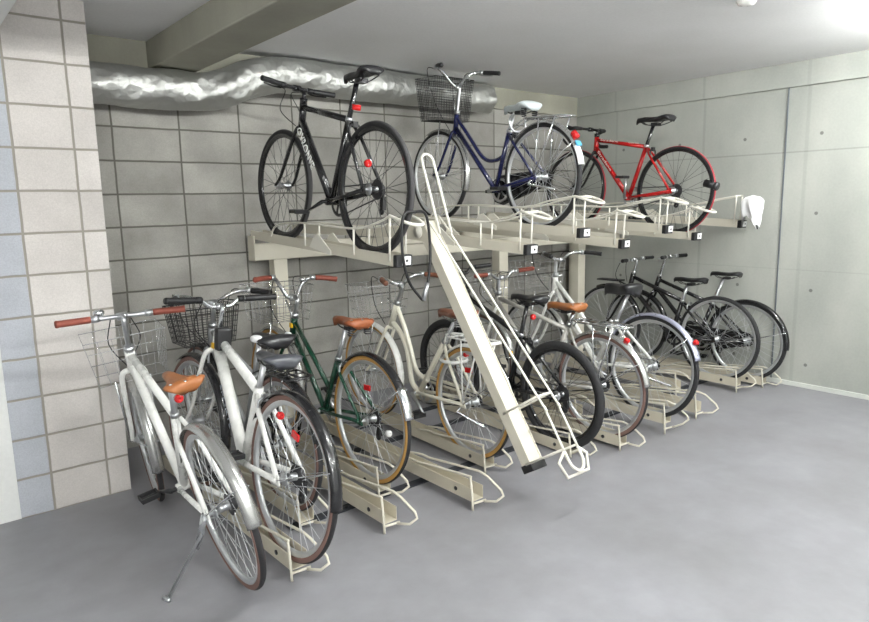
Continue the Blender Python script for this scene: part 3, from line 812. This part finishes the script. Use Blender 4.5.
bike('bicycle', 'white bicycle with black grips and black fenders beside the white kickstand bicycle', W1, (1.188, 2.398, .397), math.radians(-1.2), 0, math.radians(-4.7), .348,
     dict(key='L1', wb=1.008, bb=(.43, .30), seattop=(.296, .67), headtop=(.728, .86), headbot=(.757, .775), saddle=(.17, .838), saddle_kind='comfort', saddle_scale=.92, saddle_mat='saddle_grey', bar=(.715, .985), bars='riser', barscale=.96,
          frame='white', fork='white', bigfork=True, tube=.021, dtk=1.3, ttk=1.05, sidewall='brownwall', cogs=7, derailleur=True, griplen=.15, lever='black_matte', grip='black_matte', barmat='chrome', stem='chrome', crank=150, steer=2, crankmat='alloy',
          rfender=(30, 184, 'black'), ffender=(55, 205, 'black'), brakes='alloy', reflectors=[(.005, .05, .615, .016, 'lens_red')], text=[((.645, 0, .615), (.53, 0, .43), 'SPORTS', .034, 'text_grey', .0285)], badge=(.742, .79), extra=x_l1, rrefl=(1.85, 'lens_red', .2)))
def x_l2(root, M, R, V, st, ax):
    for y_, k in ((.08, 1.), (-.085, .55)): MB().ball((.075, y_, .842), .034 * k, 10, (1.3, .8, .55)).build('saddle_bumper', 'label_white', root)
bike('bicycle', 'grey bicycle with black wire basket hidden behind the white black-fendered bicycle', W1, (1.385, 2.83, .378), math.radians(-.8), 0, 0, .33,
     dict(key='L2', wb=1.0, bb=(.43, .27), seattop=(.29, .62), headtop=(.80, .80), headbot=(.84, .68), saddle=(.12, .845), saddle_kind='comfort', saddle_mat='saddle_black', bar=(.775, .935), bars='city',
          frame='greypaint', tube=.018, sidewall='brownwall', cogs=1, grip='black_matte', rfender=(20, 165, 'black'), ffender=(60, 190, 'black'), basket=(.82, .69, .27, .34, .21, 'black_matte', .03, .0022), bstay='steel_dark', carrier=(.12, -.2, .685, 'black'), chainguard=('black', 'half'), crank=95, extra=x_l2))
bike('bicycle', 'dark green bicycle with brown saddle and tan tyres', W1, (1.851, 2.793, .40), math.radians(-.4), 0, math.radians(-1.6), .34,
     dict(key='L3', wb=1.059, bb=(.455, .285), seattop=(.297, .625), headtop=(.782, .79), headbot=(.82, .675), saddle=(.175, .855), saddle_kind='leather', saddle_mat='brown', bar=(.80, .90), bars='rise', barscale=.93, barroll=3,
          kind='mixte', t1e=(.405, .43), frame='green', tube=.0165, sidewall='gum', cogs=6, grip='gripred', rfender=(20, 167, 'black'), ffender=(60, 200, 'fender_silver'), fender_tip=('chrome', 26), basket=(.87, .745, .28, .36, .22, 'chrome', .05, .0016), bell=-.45, rivets='chrome', brakes='alloy',
          badge=(.80, .735), rrefl=(1.55, 'lens_red', .17), crank=205, crankmat='alloy', springs=True, derailleur=True, reflectors=[(-.19, .02, .315, .017, 'lens_white')]))
def x_l4(root, M, R, V, st, ax):
    rl = MB().tube([(.16 + .075 * math.cos(a), .0 + .075 * math.sin(a), .55 + .0 * a) for a in [.6 + 5.1 * i / 24 for i in range(25)]], .011, 8).build('ring_lock', 'white', root)
bike('bicycle', 'cream loop frame step-through bicycle with brown saddle behind the lowered ramp', W1, (2.509, 2.727, .366), math.radians(1.7), 0, math.radians(-.9), .327,
     dict(key='L4', wb=1.051, bb=(.50, .283), seattop=(.236, .66), headtop=(.735, .825), headbot=(.812, .672), saddle=(.15, .848), saddle_kind='comfort', saddle_mat='browndk', bar=(.69, .955), bars='city', barscale=.84,
          kind='loop', upper=[(.66, .68), (.602, .562), (.532, .415), (.414, .375)], lower=[(.70, .63), (.629, .525), (.585, .335), (.50, .283)], frame='cream', tube=.017, sidewall='gum', cogs=1, grip='browndk',
          rfender=(20, 168, 'white'), ffender=(60, 200, 'white'), basket=(.82, .72, .26, .34, .22, 'chrome', .05, .0016), carrier=(.20, -.20, .70, 'white'), stand=True, springs=True, railmat='chrome', chainguard=('cream', 'half'), crank=215, steer=3, rrefl=(1.5, 'lens_red', .19), extra=x_l4, reflectors=[(.05, .0, .60, .016, 'lens_red')]))
bike('bicycle', 'black mountain bicycle with fat black tyres right of the lowered ramp', W1, (3.036, 2.514, .35), math.radians(2.0), 0, math.radians(.1), .328,
     dict(key='L5', wb=1.058, bb=(.43, .285), seattop=(.328, .66), headtop=(.855, .88), headbot=(.87, .765), saddle=(.257, .91), saddle_mat='saddle_black', bar=(.895, 1.00), bars='riser', barscale=.80, quill=False, frame='black', tube=.019, dtk=1.2, tw=.05, rim='black', cogs=8, derailleur=True,
          barmat='black', stem='black', lever='black_matte', post='black', crankmat='steel_dark', brakes='black_matte', crank=95, steer=2, spoke='steel_dark', forkr=.017, reflectors=[(.225, 0, .775, .018, 'lens_red')], badge=(.40, .52)))
bike('bicycle', 'silver bicycle with tan saddle and polished chrome rear fender and carrier', W1, (3.332, 2.437, .365), math.radians(.2), 0, math.radians(.8), .332,
     dict(key='L6', wb=1.076, bb=(.44, .275), seattop=(.245, .70), headtop=(.885, .825), headbot=(.89, .735), saddle=(.275, .825), saddle_kind='leather', saddle_mat='tan', bar=(.85, .945), bars='riser', barscale=.98, frame='silverpaint', fork='white', tube=.016, sidewall='brownwall', cogs=6,
          grip='gripred', barmat='chrome', lever='alloy', rfender=(15, 170, 'fender_silver'), ffender=(55, 195, 'fender_silver'), carrier=(.20, -.20, .725, 'chrome'), basket=(.93, .74, .26, .34, .22, 'chrome', .05, .0014), tt=((.875, 0, .795), (.25, 0, .65)), rivets='chrome', post='chrome', crank=95, fender_refl=120))
bike('bicycle', 'white bicycle with black saddle and bluish silver rear fender', W1, (3.808, 2.392, .413), math.radians(1.2), 0, math.radians(-1.7), .34,
     dict(key='L7', wb=1.058, bb=(.44, .285), seattop=(.285, .62), headtop=(.845, .875), headbot=(.85, .765), saddle=(.255, .865), saddle_kind='comfort', saddle_scale=.95, saddle_dep=.12, saddle_mat='saddle_black', bar=(.80, 1.0), bars='city', barscale=1.0, frame='white', tube=.017, kind='mixte', t1e=(.38, .42), sidewall='rubber', cogs=1,
          grip='black_matte', barmat='chrome', rfender=(28, 164, 'fender_blue'), ffender=(55, 195, 'fender_silver'), chainguard=('silverpaint', 'half'), stand=True, crank=200, fender_refl=146, basket=(.90, .76, .26, .34, .22, 'chrome', .05, .0014)))
def x_l8(root, M, R, V, st, ax):
    g = MB(); g.box((1.03, 0, .735), (.24, .09, .012)); g.tube([(.86, 0, .70), (.95, 0, .73)], .007, 6)
    g.xf(st).build('front_carrier', 'black_matte', root, .003)
bike('bicycle', 'black sports bicycle with flat bar, second from the right wall', W1, (5.036, 2.578, .393), math.radians(.8), 0, math.radians(-.2), .34,
     dict(key='L8', wb=1.051, bb=(.41, .30), seattop=(.315, .625), headtop=(.795, .81), headbot=(.83, .68), saddle=(.245, .81), saddle_mat='saddle_black', bar=(.79, .93), bars='flat', barscale=.8, griplen=.09, frame='black', tube=.018, rim='rim', cogs=8, derailleur=True, barmat='chrome', stem='chrome', lever='alloy', post='alloy', crankmat='steel_dark',
          crank=95, steer=2, tt=((.79, 0, .775), (.315, 0, .61)), brakes='alloy', ffender=(70, 170, 'black'), chainguard=('black', 'half'), guard_h=.07, extra=x_l8))
bike('bicycle', 'black bicycle with black rear fender parked closest to the right wall', W1, (5.30, 2.475, .352), 0, 0, math.radians(-.5), .322,
     dict(key='L9', wb=1.031, bb=(.42, .27), seattop=(.29, .61), headtop=(.80, .79), headbot=(.84, .67), saddle=(.185, .868), saddle_scale=.9, saddle_mat='saddle_black', cables=False, bar=(.70, .97), bars='flat', barscale=.66, griplen=.09, frame='black', tube=.017, rim='rim', cogs=1, barmat='chrome', stem='chrome', lever='alloy', rfender=(20, 185, 'black'), ffender=(50, 200, 'black'),
          crank=95, chainguard=('black', 'full'), guard_h=.06))

# ------------------------------------------------------------------ rack
rk = thing('rack_frame', 'cream steel frame of the two tier bicycle rack with posts and a long beam', 'bicycle rack', Matrix.Translation((1.7, 3.84, 0)))
def rb(mb, name, mat, bevel=0): mb.xf(lambda p: p - Vector((1.7, 3.84, 0))); return mb.build(name, mat, rk, bevel)
rb(MB().box((3.685, 4.285, 1.1975), (3.50, .085, .115)), 'beam', 'rack', .006)
rb(MB().box((4.06, 3.84, 1.172), (2.76, .085, .085)), 'beam', 'rack', .006)
rb(MB().box((1.932, 4.285, 1.225), (.010, .10, .17)), 'end_plate', 'rack', .003)
for px_, py_, zt_ in ((2.12, 4.285, 1.14), (3.865, 3.84, 1.13), (4.87, 3.84, 1.13), (5.39, 4.285, 1.14)):
    p = MB().box((px_, py_, zt_ / 2), (.10, .085, zt_)); p.box((px_, py_, .004), (.15, .14, .008))
    rb(p, 'post', 'rack', .006)
for ax_ in (2.72, 3.865, 4.87):
    rb(MB().box((ax_, 4.06, 1.175), (.06, .37, .06)), 'cross_arm', 'rack', .004)
for yy, mt in ((2.72, 'base_dark'), (3.35, 'base_dark'), (3.70, 'base_dark')):
    b = MB().box((3.37, yy, .004), (4.1, .055, .008))
    for k in range(22):
        b.tube([(1.45 + k * .19, yy, .008), (1.45 + k * .19, yy, .011)], .012, 6)
    rb(b, 'base_bar', mt)

def floor_rail(x, yend, head, label, y1=3.98, zb=.05):
    """local x = across (right), y = away from the wheel end; origin on the floor at the free end"""
    M = Matrix.Rotation(-head, 4, 'Z'); M.translation = (x, yend, 0)
    t = thing('wheel_rail', label, 'bicycle rail', M, 'wheel rails of the floor rack')
    L_ = y1 - yend; hw = .036; c = MB()
    z0 = zb - .006
    for sx in (-1, 1): c.box((sx * hw, L_ / 2, z0 + .030), (.004, L_, .068))
    c.box((0, L_ / 2, z0 - .002), (2 * hw, L_, .004))
    c.build('channel', 'rack_dirty', t, .0015)
    h = zb + .12; zt = z0 + .06
    a = MB().tube(smooth_path([(-hw - .005, .62, zt), (-hw - .006, .50, zt + .02), (-hw - .006, .42, h - .045), (-hw - .006, .3, h - .03), (-hw - .006, .03, h), (-hw - .006, .004, h - .015), (-hw - .004, -.008, .0)], 4), .0062, 8)
    a.tube([(-hw, 0, .03), (hw + .01, -.01, .03)], .006, 8)
    a.build('wire_guide', 'rack', t)
    b = MB().tube(smooth_path([(hw + .005, .62, zt), (hw + .006, .5, zt + .02), (hw + .006, .42, h - .045), (hw + .006, .3, h - .03), (hw + .006, .03, h)], 4) +
                  [Vector(q) for q in ((hw + .012, -.02, h - .012), (hw + .045, -.085, zb + .045), (hw + .045, -.10, zb + .02), (hw + .02, -.075, zb - .01), (hw - .01, -.02, .032))], .0062, 8)
    b.build('wire_guide', 'rack', t)
    s = MB()
    for sx in (-1, 1):
        for yy in (.12,): s.tube([(sx * (hw + .002), yy, z0 + .03), (sx * (hw + .006), yy, z0 + .03)], .011, 10)
    s.build('bolt', 'steel_dark', t)
    return t
R_ = math.radians
def under(b, yend, label, y1=3.98):
    m_ = BIKES[b].matrix_world; hd = math.atan2(m_[0][0], m_[1][0]); l_ = m_.translation
    return floor_rail(l_.x - math.tan(hd) * (l_.y - yend), yend, hd, label, y1, l_.z)
under('L1', 2.315, 'dusty cream floor rail holding the white black-fendered bicycle')
under('L2', 2.66, 'cream floor rail under the grey basket bicycle', 4.1)
floor_rail(1.672, 2.385, 0, 'empty cream floor rail in front of the green bicycle')
under('L3', 2.67, 'cream floor rail holding the rear wheel of the green bicycle', 4.15)
floor_rail(2.135, 2.285, 0, 'empty cream floor rail between the green and the cream bicycles')
under('L4', 2.575, 'cream floor rail holding the cream loop frame bicycle')
under('L5', 2.40, 'cream floor rail under the fat tyred black bicycle')
under('L6', 2.27, 'cream floor rail under the silver bicycle with tan saddle')
floor_rail(3.56, 2.78, 0, 'empty cream floor rail behind the fat black rear tyre')
under('L7', 2.25, 'cream floor rail holding the white bicycle with bluish silver fender', 3.76)
floor_rail(4.215, 2.27, 0, 'empty cream floor rail right of the bluish silver fender')
floor_rail(4.62, 2.66, 0, 'empty cream floor rail set back behind the bluish silver fender')
under('L8', 2.39, 'cream floor rail under the second bicycle from the right wall')
under('L9', 2.31, 'cream floor rail under the bicycle closest to the right wall')

def upper_rail(x, y, z, head, pitch, label, y0=-.24, y1=1.44, latch=True, handle=True, cross=True):
    """origin under the rear wheel at the channel floor, local y runs to the wall"""
    M = Matrix.Rotation(-head, 4, 'Z') @ Matrix.Rotation(pitch, 4, 'X'); M.translation = (x, y, z - .004)
    t = thing('sliding_rail', label, 'bicycle rail', M, 'sliding rails of the upper rack')
    hw = .042; c = MB(); L_ = y1 - y0; ym = (y0 + y1) / 2
    for sx in (-1, 1): c.box((sx * hw, ym, .008), (.004, L_, .058))
    c.box((0, ym, -.003), (2 * hw, L_, .004))
    c.build('channel', 'rack', t, .0015)
    hh = .225
    for sx in (-1, 1):
        g = MB(); X = sx * (hw + .006)
        pts = [(X, 1.12, .02), (X, 1.02, .10), (X, .66, .135), (X, .12, .14), (X, -.12, .19), (X, y0 + .03, hh)]
        g.tube(smooth_path(pts, 4), .0058, 8)
        for yy, h in ((.66, .135), (.12, .14), (y0 + .03, hh)): g.tube([(X, yy, .0), (X, yy, h)], .0058, 8)
        g.build('wire_guide', 'rack_white', t)
    X = hw + .006; yh = y0 + .03
    if handle:
        hd = MB().tube(smooth_path([(-X, yh, hh), (-X - .010, yh - .05, hh - .006), (-X - .002, yh - .12, hh - .022), (-.02, yh - .165, hh - .034), (.03, yh - .16, hh - .034), (X + .004, yh - .11, hh - .020), (X + .010, yh - .05, hh - .006), (X, yh, hh)], 5), .0085, 8)
        hd.build('pull_handle', 'rack_white', t)
        if cross: MB().tube([(-X - .008, yh - .045, hh - .004), (X + .008, yh - .045, hh - .004)], .0075, 8).build('cross_wire', 'rack_white', t)
    else: MB().tube([(-X, yh, hh), (X, yh, hh)], .0075, 8).build('cross_wire', 'rack_white', t)
    cp = MB().box((0, y0 - .012, .006), (2 * hw + .012, .03, .060)).build('end_cap', 'black_matte', t, .004)
    MB().box((.012, y0 - .029, .008), (.050, .004, .042)).build('number_label', 'label_white', cp)
    MB().revolve((0, 0, 0), [(.0, -.001), (.007, -.001), (.007, .001), (.0, .001)], 12).xf(lambda p: Vector((.012 + p.x, y0 - .0325 + p.y, .008 + p.z))).build('label_mark', 'steel_dark', cp)
    if latch:
        l = MB()
        for sx in (-1, 1):
            poly = [(.36, -.024), (.60, -.0), (.54, .075), (.50, .085), (.36, .0)]
            n = len(poly); x0_ = sx * (hw + .003); x1_ = sx * (hw + .010)
            l.add([(x0_, a, b) for a, b in poly] + [(x1_, a, b) for a, b in poly], [tuple(range(n)), tuple(range(2 * n - 1, n - 1, -1))] + [(k, k + n, (k + 1) % n + n, (k + 1) % n) for k in range(n)], False)
        l.build('latch_plate', 'rack_white', t)
    return t
upper_rail(1.962, 2.868, 1.238, R_(.9), R_(3.0), 'cream sliding rail carrying the matt black sports bicycle', cross=False)
upper_rail(2.885, 2.87, 1.238, 0, R_(3.0), 'empty low cream sliding rail left of the navy bicycle')
upper_rail(3.313, 2.934, 1.322, R_(2.5), R_(2.7), 'raised cream sliding rail carrying the navy basket bicycle', y0=-.36)
upper_rail(3.80, 2.87, 1.222, 0, R_(3.0), 'empty low cream sliding rail right of the navy bicycle')
upper_rail(4.27, 2.93, 1.305, 0, R_(3.0), 'empty raised cream sliding rail left of the red bicycle', y0=-.33)
upper_rail(4.726, 2.831, 1.225, R_(1.4), R_(2.5), 'cream sliding rail carrying the red road bicycle', y0=-.2)
upper_rail(5.30, 2.90, 1.305, 0, R_(3.0), 'raised cream sliding rail under the white cloth beside the right wall', y0=-.33, handle=False)

# ---- lowered loading ramp
def ramp():
    KS = .955; CC = Vector((0, 0, CAM_H))
    A = CC + KS * (Vector((2.42, 2.99, 1.375)) - CC); Bm = CC + KS * (Vector((2.475, 2.21, .135)) - CC)
    A.freeze(); ad = (Bm - A).normalized(); nd = Vector((1, 0, 0)).cross(ad); nd = nd if nd.z > 0 else -nd
    L_ = (Bm - A).length
    M = Matrix((Vector((1, 0, 0)), ad, Vector((1, 0, 0)).cross(ad))).transposed().to_4x4(); M.translation = A
    if (Vector((1, 0, 0)).cross(ad)).dot(nd) < 0: sgn = -1
    else: sgn = 1
    t = thing('loading_ramp', 'cream ramp rail pulled down to the floor from the upper rack', 'bicycle rail', Matrix.Translation((A.x, A.y, 0)))
    q = lambda x, a, n: Vector((x, 0, 0)) + ad * a + nd * n + Vector((0, 0, A.z))
    hw = .043
    c = MB()
    def obox(x0, x1, a0, a1, n0, n1):
        vs = [q(x, a, n) for x in (x0, x1) for a in (a0, a1) for n in (n0, n1)]
        c.add(vs, [(0, 1, 3, 2), (4, 6, 7, 5), (0, 4, 5, 1), (2, 3, 7, 6), (0, 2, 6, 4), (1, 5, 7, 3)], False)
    obox(-hw - .003, -hw + .003, -.02, L_ - .03, -.035, .03); obox(hw - .003, hw + .003, -.02, L_ - .03, -.035, .03)
    obox(-hw, hw, -.02, L_ - .03, .018, .024)
    c.build('channel', 'rack', t, .002)
    c = MB(); obox(-hw - .008, hw + .008, L_ - .03, L_ + .01, -.04, .036); c.build('end_cap', 'black_matte', t, .004)
    X = hw + .005
    for s in (-1, 1):
        g = MB().tube(smooth_path([q(s * X, .02, .05), q(s * X, .06, .085), q(s * X, 1.10, .265), q(s * X, 1.16, .275), q(s * X, L_ - .02, .275)], 4), .0058, 8)
        g.tube([q(s * X, 1.10, 0), q(s * X, 1.10, .265)], .0058, 8); g.tube([q(s * X, L_ - .03, 0), q(s * X, L_ - .03, .275)], .0058, 8)
        g.build('wire_guide', 'rack_white', t)
    e = MB().tube(smooth_path([q(-X, L_ - .02, .275), q(-X * .9, L_ + .05, .275), q(0, L_ + .085, .275), q(X * .9, L_ + .05, .275), q(X, L_ - .02, .275)], 5), .0075, 8)
    e.build('end_loop', 'rack_white', t); e = MB()
    w_ = .10
    e.tube([q(-X, L_ - .02, .272), q(-w_, L_ + .02, .262), q(-w_ * .75, L_ + .095, .252), q(w_ * .75, L_ + .095, .252), q(w_, L_ + .02, .262), q(X, L_ - .02, .272)], .0075, 8)
    e.build('pull_handle', 'rack_white', t)
    MB().tube([q(-X, 1.10, .265), q(X, 1.10, .265)], .006, 8).build('cross_wire', 'rack_white', t)
    up_ = Vector((0, .155, .425)); b0 = Vector((0, 2.70 - A.y, 1.345))
    h = MB().tube([b0 + Vector((-.04, 0, 0)), b0 + up_ * .9 + Vector((-.04, 0, 0))] + [b0 + up_ * .9 + Vector((-.04 * math.cos(k * PI / 8), .04 * .345 * math.sin(k * PI / 8), .04 * .94 * math.sin(k * PI / 8))) for k in range(1, 8)] + [b0 + up_ * .9 + Vector((.04, 0, 0)), b0 + Vector((.04, 0, 0))], .0075, 8)
    h.build('wheel_hoop', 'rack_white', t)
    st_ = MB()
    for sx in (-1, 1): st_.box((sx * hw, .76, 1.345), (.005, 1.44, .062))
    st_.box((0, .76, 1.33), (2 * hw, 1.44, .005)); st_.build('fixed_rail', 'rack', t, .002)
    pv = MB()
    for sx in (-1, 1): pv.revolve((0, 0, 0), [(.0, -.003), (.035, -.003), (.035, .003), (.0, .003)], 20).v
    n_ = 20 * 4
    for k, sx in enumerate((-1, 1)):
        for i in range(k * n_, (k + 1) * n_):
            x, y, z = pv.v[i]; pv.v[i] = (sx * (hw + .007) + y, .02 + x, 1.35 + z)
    pv.build('pivot_plate', 'rack_white', t)
ramp()

# ------------------------------------------------------------------ cloth on the rail end and lock under the black bicycle
def cloth():
    """a folded cloth hanging in pleats, two pointed corners at the bottom"""
    random.seed(5); n, mN = 16, 36; rings = []
    for i in range(n):
        t = i / (n - 1); ring = []
        for k in range(mN):
            a = 2 * PI * k / mN; ca, sa = math.cos(a), math.sin(a)
            wy = .085 * (1 - .12 * t) ; wx = .062 + .03 * math.sin(PI * min(1, t + .15))
            bot = .225 - .075 * abs(math.sin(1.5 * a + .6)) - .03 * (1 + ca) * .5
            z = .035 * (1 - (1 - t) ** 2) * -1 - bot * t
            fold = 1 + (.10 + .22 * t) * math.sin(6 * a + 1.5 * t) * .6
            cl = .25 + .75 * min(1, t * 5) ** .5
            if i == 0: cl = .05
            ring.append((5.235 + wx * sa * fold * cl, 2.452 + wy * ca * cl * (1 + .06 * math.sin(4 * a)), 1.515 + z + .014 * math.sin(3 * a) * t))
        rings.append(ring)
    o = MB().loft(rings)
    return tag(o.build('cloth', 'cloth_white'), 'crumpled white cloth hanging on the rail end beside the right wall', 'cloth')
cloth()
lk = thing('cable_lock', 'black looped cable lock hanging from the rail handle under the black upper bicycle', 'lock', Matrix.Translation((1.965, 2.519, 1.142)))
MB().tube(smooth_path([(.0, .0, .322), (-.055, .0, .318), (-.078, .0, .26), (-.082, -.005, .12), (-.055, -.01, .0), (.0, -.012, -.075), (.035, -.012, -.10), (.06, -.01, -.03), (.085, -.005, .10), (.082, .0, .25), (.058, .0, .318), (.0, .0, .322)], 6), .007, 8).build('cable', 'cable', lk)
MB().tube([(.030, -.014, -.105), (.058, -.012, -.02)], .012, 10).build('lock_barrel', 'alloy', lk)
